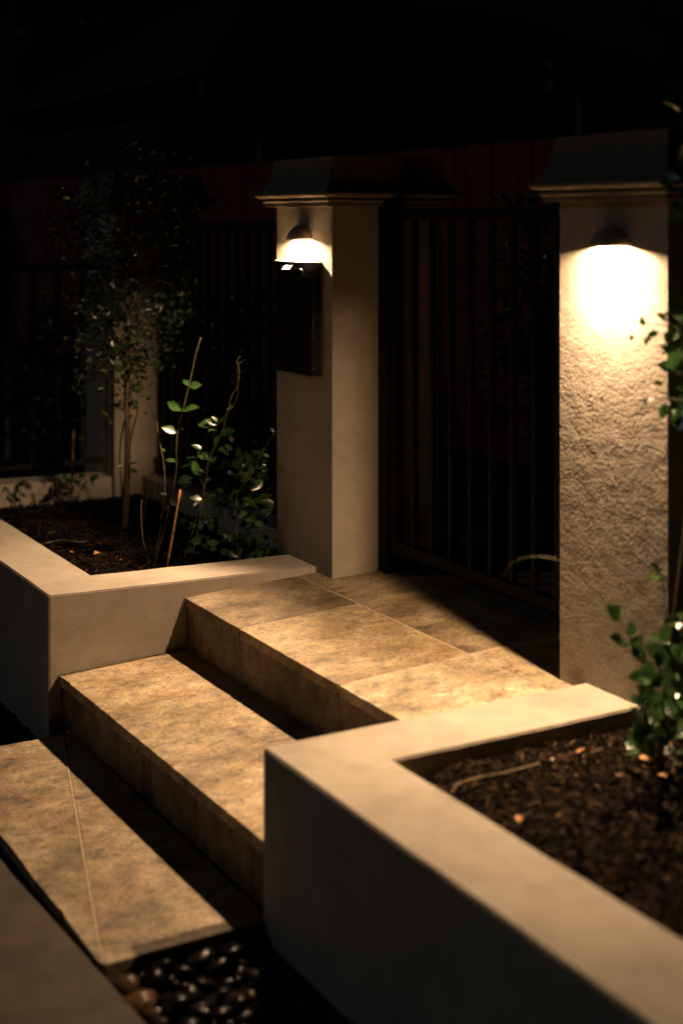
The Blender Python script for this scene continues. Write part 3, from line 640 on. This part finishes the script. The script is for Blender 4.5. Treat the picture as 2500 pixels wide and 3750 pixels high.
# darker vine leaning against the pillar
D = 6.75
v3, _ = vine('vine', (-0.75, -0.1, -0.1), 'dark leafy vine spreading against the side of the letterbox pillar', 'vine',
    [([C1(*q, D) for q in ((1185, 1000), (1120, 1110), (1060, 1210), (1000, 1350), (940, 1450), (850, 1560), (820, 1700), (830, 1950), (860, 2250))], .002, .004, 'stem'),
     ([C1(*q, D + .05) for q in ((1225, 1180), (1215, 1340), (1130, 1550), (1060, 1660), (1010, 1800), (960, 2000), (900, 2250))], .002, .004, 'stem'),
     ([C1(*q, D) for q in ((1310, 2060), (1230, 1980), (1150, 2040), (1050, 2120), (960, 2250))], .002, .003, 'stem')],
    [(C1(1058, 1205, D), C1(965, 1180, D), 0, .2), (C1(1065, 1215, D), C1(1135, 1235, D), 0, .2), (C1(890, 1440, D), C1(792, 1410, D), 0, .4), (C1(800, 1610, D), C1(680, 1670, D - .03), 0, .5), (C1(985, 1520, D), C1(990, 1580, D - .03), 1, .2),
     (C1(1060, 1680, D), C1(1210, 1690, D), 0, .1), (C1(1050, 1770, D), C1(1170, 1740, D), 0, .3), (C1(985, 1740, D), C1(945, 1705, D), 0, .1), (C1(940, 1320, D), C1(960, 1240, D), 0, .1), (C1(1000, 1340, D), C1(1100, 1310, D), 0, .8),
     (C1(1230, 1975, D), C1(1215, 1925, D), 1, .2), (C1(1240, 1990, D), C1(1270, 2025, D - .02), 1, .2), (C1(1310, 2060, D), C1(1330, 2040, D), 1, .1), (C1(1185, 1000, D), C1(1150, 955, D), 1, .1), (C1(1185, 1005, D), C1(1215, 1025, D), 1, .1)])
rnd = random.Random(77)
for k in range(230):
    y = rnd.uniform(1150, 2230); x = rnd.gauss(940, 130) if k % 4 else rnd.gauss(560, 130)
    if x > 1190 or x < 280: continue
    p = C1(x, y, 6.78 + rnd.uniform(-.14, .2)); d = Vector((rnd.uniform(-1, 1), rnd.uniform(-1, 1), rnd.uniform(-.6, .5)))
    if p.z < -0.08 or p.x > -0.46 and p.y > -0.03: continue
    put_leaf(v3 if x > 750 else v2, p, d, rnd.uniform(-1, 1), random.choice(LEAF[:2]), rnd.uniform(0.8, 1.3))
def stake_at(a, b_, r, label):
    b = new(); tube(b, [Vector(a).lerp(Vector(b_), t / 6) + Vector((0, 0, 0)) for t in range(7)], r, r * 0.9, 8)
    o = tag(empty('garden_stake', b_), label, 'stake', 'thin orange garden stakes')
    obj('cane', b, M['stake'], o, True)
    b = new(); c = Vector(a).lerp(Vector(b_), 0.52); tube(b, [c, c + (Vector(b_) - Vector(a)).normalized() * 0.012], r * 1.25, r * 1.25, 8); obj('tie', b, M['bark'], o)
stake_at(at(661, 1793, 6.72), at(611, 2082, 6.70), 0.0055, 'thin orange bamboo cane leaning among the glossy vine stems')
stake_at(at(271, 1572, 8.35), at(261, 1862, 8.35), 0.007, 'thin orange bamboo cane standing before the low end wall')
# seedling by the far cane
D = 8.3
K = lambda x, y, d=8.3: at(x * 0.3827, 1400 + y * 0.3827, d)
sd_, _ = vine('seedling', tuple(K(690, 1230)), 'small sapling with few leaves tied to the far cane', 'plant',
    [([K(690, 1230), K(685, 1080), K(640, 980), K(600, 940)], .006, .003, 'bark'), ([K(735, 1200), K(760, 1080), K(800, 980), K(880, 930), K(930, 890)], .006, .003, 'bark'), ([K(690, 1080), K(720, 950), K(745, 880)], .004, .003, 'bark')],
    [(K(610, 960), K(560, 1050), 0, .2), (K(640, 970), K(600, 870), 0, .3), (K(640, 980), K(430, 1080, 8.5), 0, .3), (K(745, 900), K(700, 850), 0, .4), (K(745, 910), K(820, 880), 0, .4), (K(780, 930), K(740, 990), 0, .4), (K(860, 940), K(940, 880), 0, .1), (K(850, 930), K(900, 990), 0, .1), (K(700, 950), K(780, 960), 0, .9), (K(760, 560), K(810, 500), 1, .3)])
sd2, _ = vine('seedling', tuple(K(200, 1190)), 'small low sapling with round leaves against the end wall', 'plant',
    [([K(200, 1190), K(190, 1080), K(225, 980), K(250, 930)], .007, .004, 'bark'), ([K(140, 1200), K(110, 1080), K(60, 1000)], .006, .003, 'bark')],
    [(K(250, 950), K(150, 990), 0, .1), (K(190, 1060), K(250, 1100), 0, .4), (K(200, 1040), K(110, 1060), 0, .4), (K(60, 1000), K(0, 1060), 0, .4), (K(90, 1060), K(150, 1130), 0, .4), (K(110, 1080), K(30, 1150), 0, .3)])

# --- foliage clouds
def cloud(pts, L, Wd, seed, m, name, parent, up=0.2):
    rnd = random.Random(seed); vs = []; fs = []
    for p in pts:
        d = Vector((rnd.gauss(0, 1), rnd.gauss(0, 1), rnd.gauss(0, .7) + up)).normalized(); s = d.cross(Vector((rnd.gauss(0, 1), rnd.gauss(0, 1), rnd.gauss(0, 1)))).normalized(); n_ = d.cross(s)
        l = L * rnd.uniform(.6, 1.3); w_ = Wd * rnd.uniform(.7, 1.2); k = len(vs); p = Vector(p)
        vs += [p, p + d * l * .45 + s * w_ / 2 + n_ * w_ * .15, p + d * l, p + d * l * .45 - s * w_ / 2 + n_ * w_ * .15, p + d * l * .5]
        fs += [(k, k + 1, k + 4), (k + 1, k + 2, k + 4), (k + 2, k + 3, k + 4), (k + 3, k, k + 4)]
    me = bpy.data.meshes.new(name); me.from_pydata(vs, [], fs); me.materials.append(m); o = link(bpy.data.objects.new(name, me))
    child(o, parent); o['kind'] = 'stuff'; return o
def twigs(n, a, b_, seed, clumps, r, rnd_leaf):
    rnd = random.Random(seed); pts = []
    for c in clumps:
        for _ in range(n): pts.append(Vector(c) + Vector((rnd.gauss(0, r), rnd.gauss(0, r), rnd.gauss(0, r))))
    return pts
# climbing shrub on a slender trunk in front of the far pillar
base = on(455, 1938, -0.1)
sh = tag(empty('climbing_shrub', base), 'tall dark climbing shrub on a slender trunk before the far pillar', 'shrub')
dt = (base - CAM).dot(FW)
tr_pts = [base - Vector((0, 0, .03))] + [at(x, y, dt) for x, y in ((462, 1850), (468, 1650), (466, 1450), (470, 1250), (466, 1000), (462, 850), (470, 650))]
bm = new(); tube(bm, smooth_path(tr_pts), 0.019, 0.010, 8); obj('trunk', bm, M['bark'], sh, True)
for k, pts in enumerate([[(467, 1960), (440, 1700), (452, 1560), (478, 1480), (452, 1380), (480, 1300), (460, 1180)], [(460, 1700), (490, 1560), (505, 1500), (480, 1440), (500, 1350), (520, 1250)], [(466, 1280), (400, 1250), (330, 1330), (285, 1400)],
                         [(466, 1050), (400, 1000), (330, 1080)], [(468, 1000), (540, 1020), (620, 1040), (640, 1090)], [(466, 850), (330, 780), (220, 800)], [(468, 830), (600, 760), (730, 740)], [(470, 700), (440, 600), (480, 520)],
                         [(545, 1480), (575, 1560), (582, 1650), (545, 1780), (520, 1950)]]):
    bm = new(); tube(bm, smooth_path([at(x, y, dt + 0.03 * math.sin(k + i)) for i, (x, y) in enumerate(pts)]), .006, .003, 6); obj('branch', bm, M['bark'], sh, True)
rnd = random.Random(5); pts = []
for _ in range(165):
    y = rnd.triangular(520, 1420, 850); half = 60 + 220 * max(0, 1 - abs(y - 870) / 600) ** 0.8
    x = 450 + rnd.uniform(-1, 1) * half * (0.9 if x < 450 else 1.0)
    c = at(x, y, dt + rnd.uniform(-.25, .25))
    for _ in range(rnd.randint(10, 26)): pts.append(c + Vector((rnd.gauss(0, .05), rnd.gauss(0, .05), rnd.gauss(0, .05))))
for (x, y, n) in ((270, 1420, 14), (290, 1380, 10), (180, 800, 20), (720, 740, 22), (690, 720, 20), (635, 1090, 14), (560, 1280, 14), (330, 1100, 14), (480, 560, 40), (430, 600, 30), (470, 1400, 26), (500, 1430, 26), (450, 1330, 26), (520, 1350, 26), (480, 1480, 18), (400, 1250, 24), (540, 1200, 26), (430, 1180, 30), (480, 1250, 34)):
    c = at(x, y, dt)
    for _ in range(n): pts.append(c + Vector((rnd.gauss(0, .035), rnd.gauss(0, .035), rnd.gauss(0, .035))))
cloud(pts, 0.038, 0.023, 8, M['leafdark'], 'crown', sh)
for (x, y, tx, ty) in ((490, 1400, 498, 1425), (495, 1440, 525, 1418), (500, 1460, 497, 1495), (515, 1455, 545, 1460), (500, 1400, 520, 1395), (505, 1475, 490, 1488), (398, 1525, 372, 1505), (400, 1530, 418, 1560), (485, 1330, 510, 1345), (470, 1370, 452, 1385), (555, 1265, 540, 1290), (448, 1700, 425, 1712), (470, 1705, 512, 1685), (475, 1720, 505, 1730)):
    a, b_ = at(x, y, dt - .03), at(tx, ty, dt - .05); put_leaf(sh, a, b_ - a, random.uniform(-.8, .8), LEAF[3], max(.7, (b_ - a).length / .036))

# shrub in the mulch beside the pillar without letterbox
SB = Vector((2.32, -0.20, -0.05))
rs = tag(empty('leafy_shrub', SB), 'leafy shrub with small glossy leaves growing out of the bark mulch', 'shrub')
main = [SB, SB + Vector((.03, .0, .25)), SB + Vector((.06, .03, .6)), SB + Vector((.10, .05, 1.0)), SB + Vector((.12, .06, 1.45)), SB + Vector((.16, .08, 1.95))]
bm = new(); tube(bm, smooth_path(main), .012, .005, 8); obj('trunk', bm, M['bark'], rs, True)
def shoot(pts, r=.003, mm='stem'):
    b = new(); tube(b, smooth_path(pts), r, r * .5, 6); obj('branch', b, M[mm], rs, True)
ds = 4.1
S = lambda x, y, d=4.1: at(2100 + x * 0.3827, 2000 + y * 0.3827, d)
shoot([S(900, 1950), S(800, 1500), S(720, 1300), S(650, 1120), S(560, 980), S(500, 800), S(400, 660), S(300, 540), S(150, 380), S(0, 240), at(2040, 2050, 4.1), at(1960, 2038, 4.1), at(1890, 2052, 4.12), at(1850, 2095, 4.12), at(1832, 2160, 4.12)], .0023)
shoot([S(900, 1500), S(880, 900), S(860, 400), S(820, 240), S(690, 160)], .002)
for a, b_, y in (((440, 700), (340, 580), 0), ((345, 640), (275, 585), 0), ((560, 860), (540, 740), 0), ((570, 980), (650, 850), 0), ((560, 940), (680, 1110), 0), ((470, 920), (360, 870), 0), ((520, 930), (455, 930), 0), ((700, 1250), (740, 1110), 0), ((720, 1300), (600, 1270), 0),
                 ((740, 1350), (630, 1360), 0), ((760, 1420), (590, 1470), 0), ((800, 1450), (680, 1480), 0), ((780, 1300), (830, 1230), 0), ((700, 1700), (560, 1690), 0), ((720, 1840), (570, 1720), 0), ((740, 1690), (840, 1620), 0), ((800, 1850), (900, 1750), 0), ((780, 1800), (860, 1850), 0),
                 ((980, 720), (860, 720), 1), ((1000, 690), (1045, 650), 1), ((980, 740), (1045, 800), 0), ((900, 1060), (840, 1040), 1), ((830, 260), (740, 170), 1), ((840, 290), (730, 290), 1), ((940, 1640), (910, 1610), 1), ((690, 160), (670, 150), 1)):
    A_, B2 = S(*a), S(*b_, 4.06); put_leaf(rs, A_, B2 - A_, random.uniform(-.6, .6), LEAF[3] if y else random.choice(LEAF[:2]), max(.5, (B2 - A_).length / (.036 if y else .053)))
rnd = random.Random(21); cnt = 0
for k in range(900):
    if cnt >= 215: break
    x = rnd.uniform(2340, 2620); y = rnd.choice([rnd.uniform(2280, 2790), rnd.uniform(2280, 2790), rnd.uniform(1130, 1600), rnd.uniform(300, 800)]); d = rnd.uniform(3.9, 4.3)
    if x < 2470 - (2300 - y) * 0.0 and y < 2300: x = rnd.uniform(2470, 2620)
    if x < 2400 and y < 2440: continue
    p = at(x, y, d)
    if p.y > -0.05 or p.x < 2.05 and p.z < .05: continue
    dd = Vector((rnd.uniform(-1, .6), rnd.uniform(-1, .7), rnd.uniform(-.5, .7))); put_leaf(rs, p, dd, rnd.uniform(-.9, .9), random.choice(LEAF[:2]), rnd.uniform(.9, 1.4)); cnt += 1
T_ = lambda x, y, d=4.12: at(2000 + x * .4252, 1000 + y * .4252, d)
shoot([T_(1180, 520), T_(1080, 480), T_(980, 440), T_(860, 450), T_(750, 455)], .002, 'bark'); shoot([T_(1150, 620), T_(1040, 560), T_(940, 520), T_(840, 590)], .002, 'bark'); shoot([T_(1180, 1100), T_(1050, 1080), T_(900, 1080), T_(820, 1120)], .002, 'bark')
for a, b_ in (((830, 450), (815, 380)), ((800, 450), (735, 460)), ((850, 450), (840, 420)), ((960, 510), (860, 540)), ((900, 550), (830, 610)), ((1040, 420), (950, 350)), ((1060, 450), (980, 380)), ((750, 540), (710, 580)), ((1040, 640), (1000, 700)), ((900, 1075), (820, 1125)), ((1050, 1120), (980, 1240)), ((1060, 1110), (1010, 1180)), ((1000, 950), (930, 950)), ((1060, 700), (1020, 660))):
    A_, B2 = T_(*a), T_(*b_, 4.1); put_leaf(rs, A_, B2 - A_, random.uniform(-.8, .8), random.choice(LEAF[:2]), max(.5, (B2 - A_).length / .053))

# garden shrubs behind the gate
def bush(c, rx, ry, rz, n, seed, label, group='dark shrubs behind the gate'):
    p = tag(empty('garden_shrub', (c[0], c[1], -0.06)), label, 'shrub', group); rnd = random.Random(seed); pts = []
    for _ in range(n // 20):
        while True:
            v = Vector((rnd.uniform(-1, 1), rnd.uniform(-1, 1), rnd.uniform(-1, 1)))
            if v.length < 1: break
        q = Vector((c[0] + v.x * rx, c[1] + v.y * ry, c[2] + v.z * rz))
        for _ in range(20): pts.append(q + Vector((rnd.gauss(0, .06), rnd.gauss(0, .06), rnd.gauss(0, .06))))
    pts = [q for q in pts if q.z > 0]
    cloud(pts, .06, .035, seed, M['leafdark'], 'crown', p)
    for a in (-.3, 0, .3):
        b = new(); tube(b, [(c[0], c[1], -0.1), (c[0] + a * rx, c[1], c[2]), (c[0] + a * 2 * rx, c[1] + .05, c[2] + rz * .7)], .014, .005); obj('stem', b, M['bark'], p, True)
bush((-0.75, 1.75, 1.05), .45, .35, .72, 1600, 31, 'dark leafy shrub behind the gate, rising above its top rail')
bush((0.35, 1.9, 0.85), .5, .4, .6, 1600, 32, 'dark rounded shrub behind the gate bars near the bright pillar')
bush((-3.5, 1.1, 0.6), .7, .4, .6, 1500, 33, 'dark low shrub behind the tall bar fence', None)
bush((-4.6, 0.3, 0.35), .5, .5, .6, 1200, 34, 'dark low shrub beyond the lower bar fence', None)
bm = new(); box(bm, -0.885, -0.775, 1.0, 1.05, -0.1, 1.75, .004)
tag(obj('garden_post', bm, plain('pale_post', (.06, .05, .038), .8)), 'slim pale post standing in the garden behind the gate', 'post')

# red paling fence at the back of the garden
fr = tag(empty('paling_fence', (-6, 2.5, -.06)), 'dark red timber paling fence across the back of the garden', 'fence')
bm = new(); box(bm, 0, .14, 0, .016, 0, 2.07, .003); p0 = None; x = -15.0; rnd = random.Random(3)
while x < -0.9:
    if p0 is None: p0 = obj('paling', bm, M['red']); b = p0
    else: b = link(p0.copy())
    b.location = (x, 2.5 + rnd.uniform(-.004, .004), -.02 + rnd.uniform(-.008, .008)); child(b, fr); x += 0.148
for z in (.4, 1.6):
    bm = new(); box(bm, -15, -.9, 2.52, 2.58, z, z + .08); obj('rail', bm, M['red'], fr)

# verandah house beyond the fence
hs = tag(empty('house', (-9, 6, -.06)), 'dark verandah house with red trim beyond the paling fence', 'house')
bm = new(); box(bm, -14, -9.2, 2.9, 9.5, -.1, 2.9); wallh = obj('wall', bm, M['houseDark'], hs)
bm = new(); boxv(bm, [(-14.4, 2.4, 2.92), (-7.0, 2.4, 2.92), (-7.0, 10, 2.92), (-14.4, 10, 2.92), (-12.2, 4.5, 4.35), (-10.4, 4.5, 4.35), (-10.4, 8, 4.35), (-12.2, 8, 4.35)]); obj('roof', bm, M['roof'], hs)
bm = new(); box(bm, -7.25, -7.15, 2.5, 9.6, 2.74, 2.86); obj('beam', bm, M['houseRed'], hs)
for y in (3.1, 5.2, 7.3):
    bm = new(); box(bm, -7.25, -7.15, y, y + .1, -.1, 2.74); po = obj('post', bm, M['houseRed'], hs)
    for s in (-1, 1):
        b = new(); pts = [Vector((-7.2, y + .05 + s * .05, 2.3)), Vector((-7.2, y + .05 + s * .10, 2.52)), Vector((-7.2, y + .05 + s * .22, 2.65)), Vector((-7.2, y + .05 + s * .45, 2.71))]
        tube(b, smooth_path(pts), .03, .03); o = obj('bracket', b, M['houseRed']); o.parent = po; o.matrix_parent_inverse = Matrix()
for y in (3.6, 6.2):
    bm = new(); box(bm, -9.2, -9.15, y, y + 1.1, 1.0, 2.2); wi = obj('window', bm, M['houseRed'], hs)
    b = new(); box(b, -9.16, -9.14, y + .08, y + 1.02, 1.08, 2.12); o = obj('pane', b, M['boxm']); o.parent = wi; o.matrix_parent_inverse = Matrix()
cp = tag(empty('pergola', (-5.5, 6.5, -.06)), 'dark red timber pergola beyond the garden', 'pergola')
for z in (2.78, 2.98):
    bm = new(); box(bm, -5.7, -5.6, 5.4, 9.5, z, z + .09); obj('beam', bm, M['houseRed'], cp)
for y in (5.75, 7.9):
    bm = new(); box(bm, -5.7, -5.6, y, y + .1, -.1, 2.78); obj('post', bm, M['houseRed'], cp)

# dark trees against the night sky
def tree(c, h, rad, seed, label):
    p = tag(empty('tree', (c[0], c[1], -.1)), label, 'tree'); rnd = random.Random(seed)
    b = new(); tube(b, [(c[0], c[1], -.1), (c[0] + .1, c[1], h * .4), (c[0] - .1, c[1] + .1, h * .85)], .2, .07, 8); tk = obj('trunk', b, M['bark'], p, True)
    for k in range(7):
        a = rnd.uniform(0, 6.3); b = new(); z0 = h * rnd.uniform(.35, .7)
        tube(b, [(c[0], c[1], z0), (c[0] + math.cos(a) * rad * .4, c[1] + math.sin(a) * rad * .4, z0 + h * .12), (c[0] + math.cos(a) * rad * .8, c[1] + math.sin(a) * rad * .8, z0 + h * .2)], .06, .02, 6); obj('limb', b, M['bark'], p, True)
    pts = []
    for _ in range(260):
        while True:
            v = Vector((rnd.uniform(-1, 1), rnd.uniform(-1, 1), rnd.uniform(-1, 1)))
            if v.length < 1: break
        q = Vector((c[0] + v.x * rad, c[1] + v.y * rad, h * .68 + v.z * h * .36)); s = rnd.uniform(.12, .3)
        for _ in range(22): pts.append(q + Vector((rnd.gauss(0, s), rnd.gauss(0, s), rnd.gauss(0, s))))
    cloud(pts, .22, .13, seed, M['treeleaf'], 'crown', p)
tree((-14.3, 4.4, 0), 6.5, 1.5, 41, 'dark tree beside the house gable')
tree((-7.5, 11.5, 0), 8.0, 3.2, 42, 'broad dark tree behind the pergola')
tree((-17, 0.2, 0), 3.6, 2.0, 43, 'low dark tree far beyond the lower bar fence')
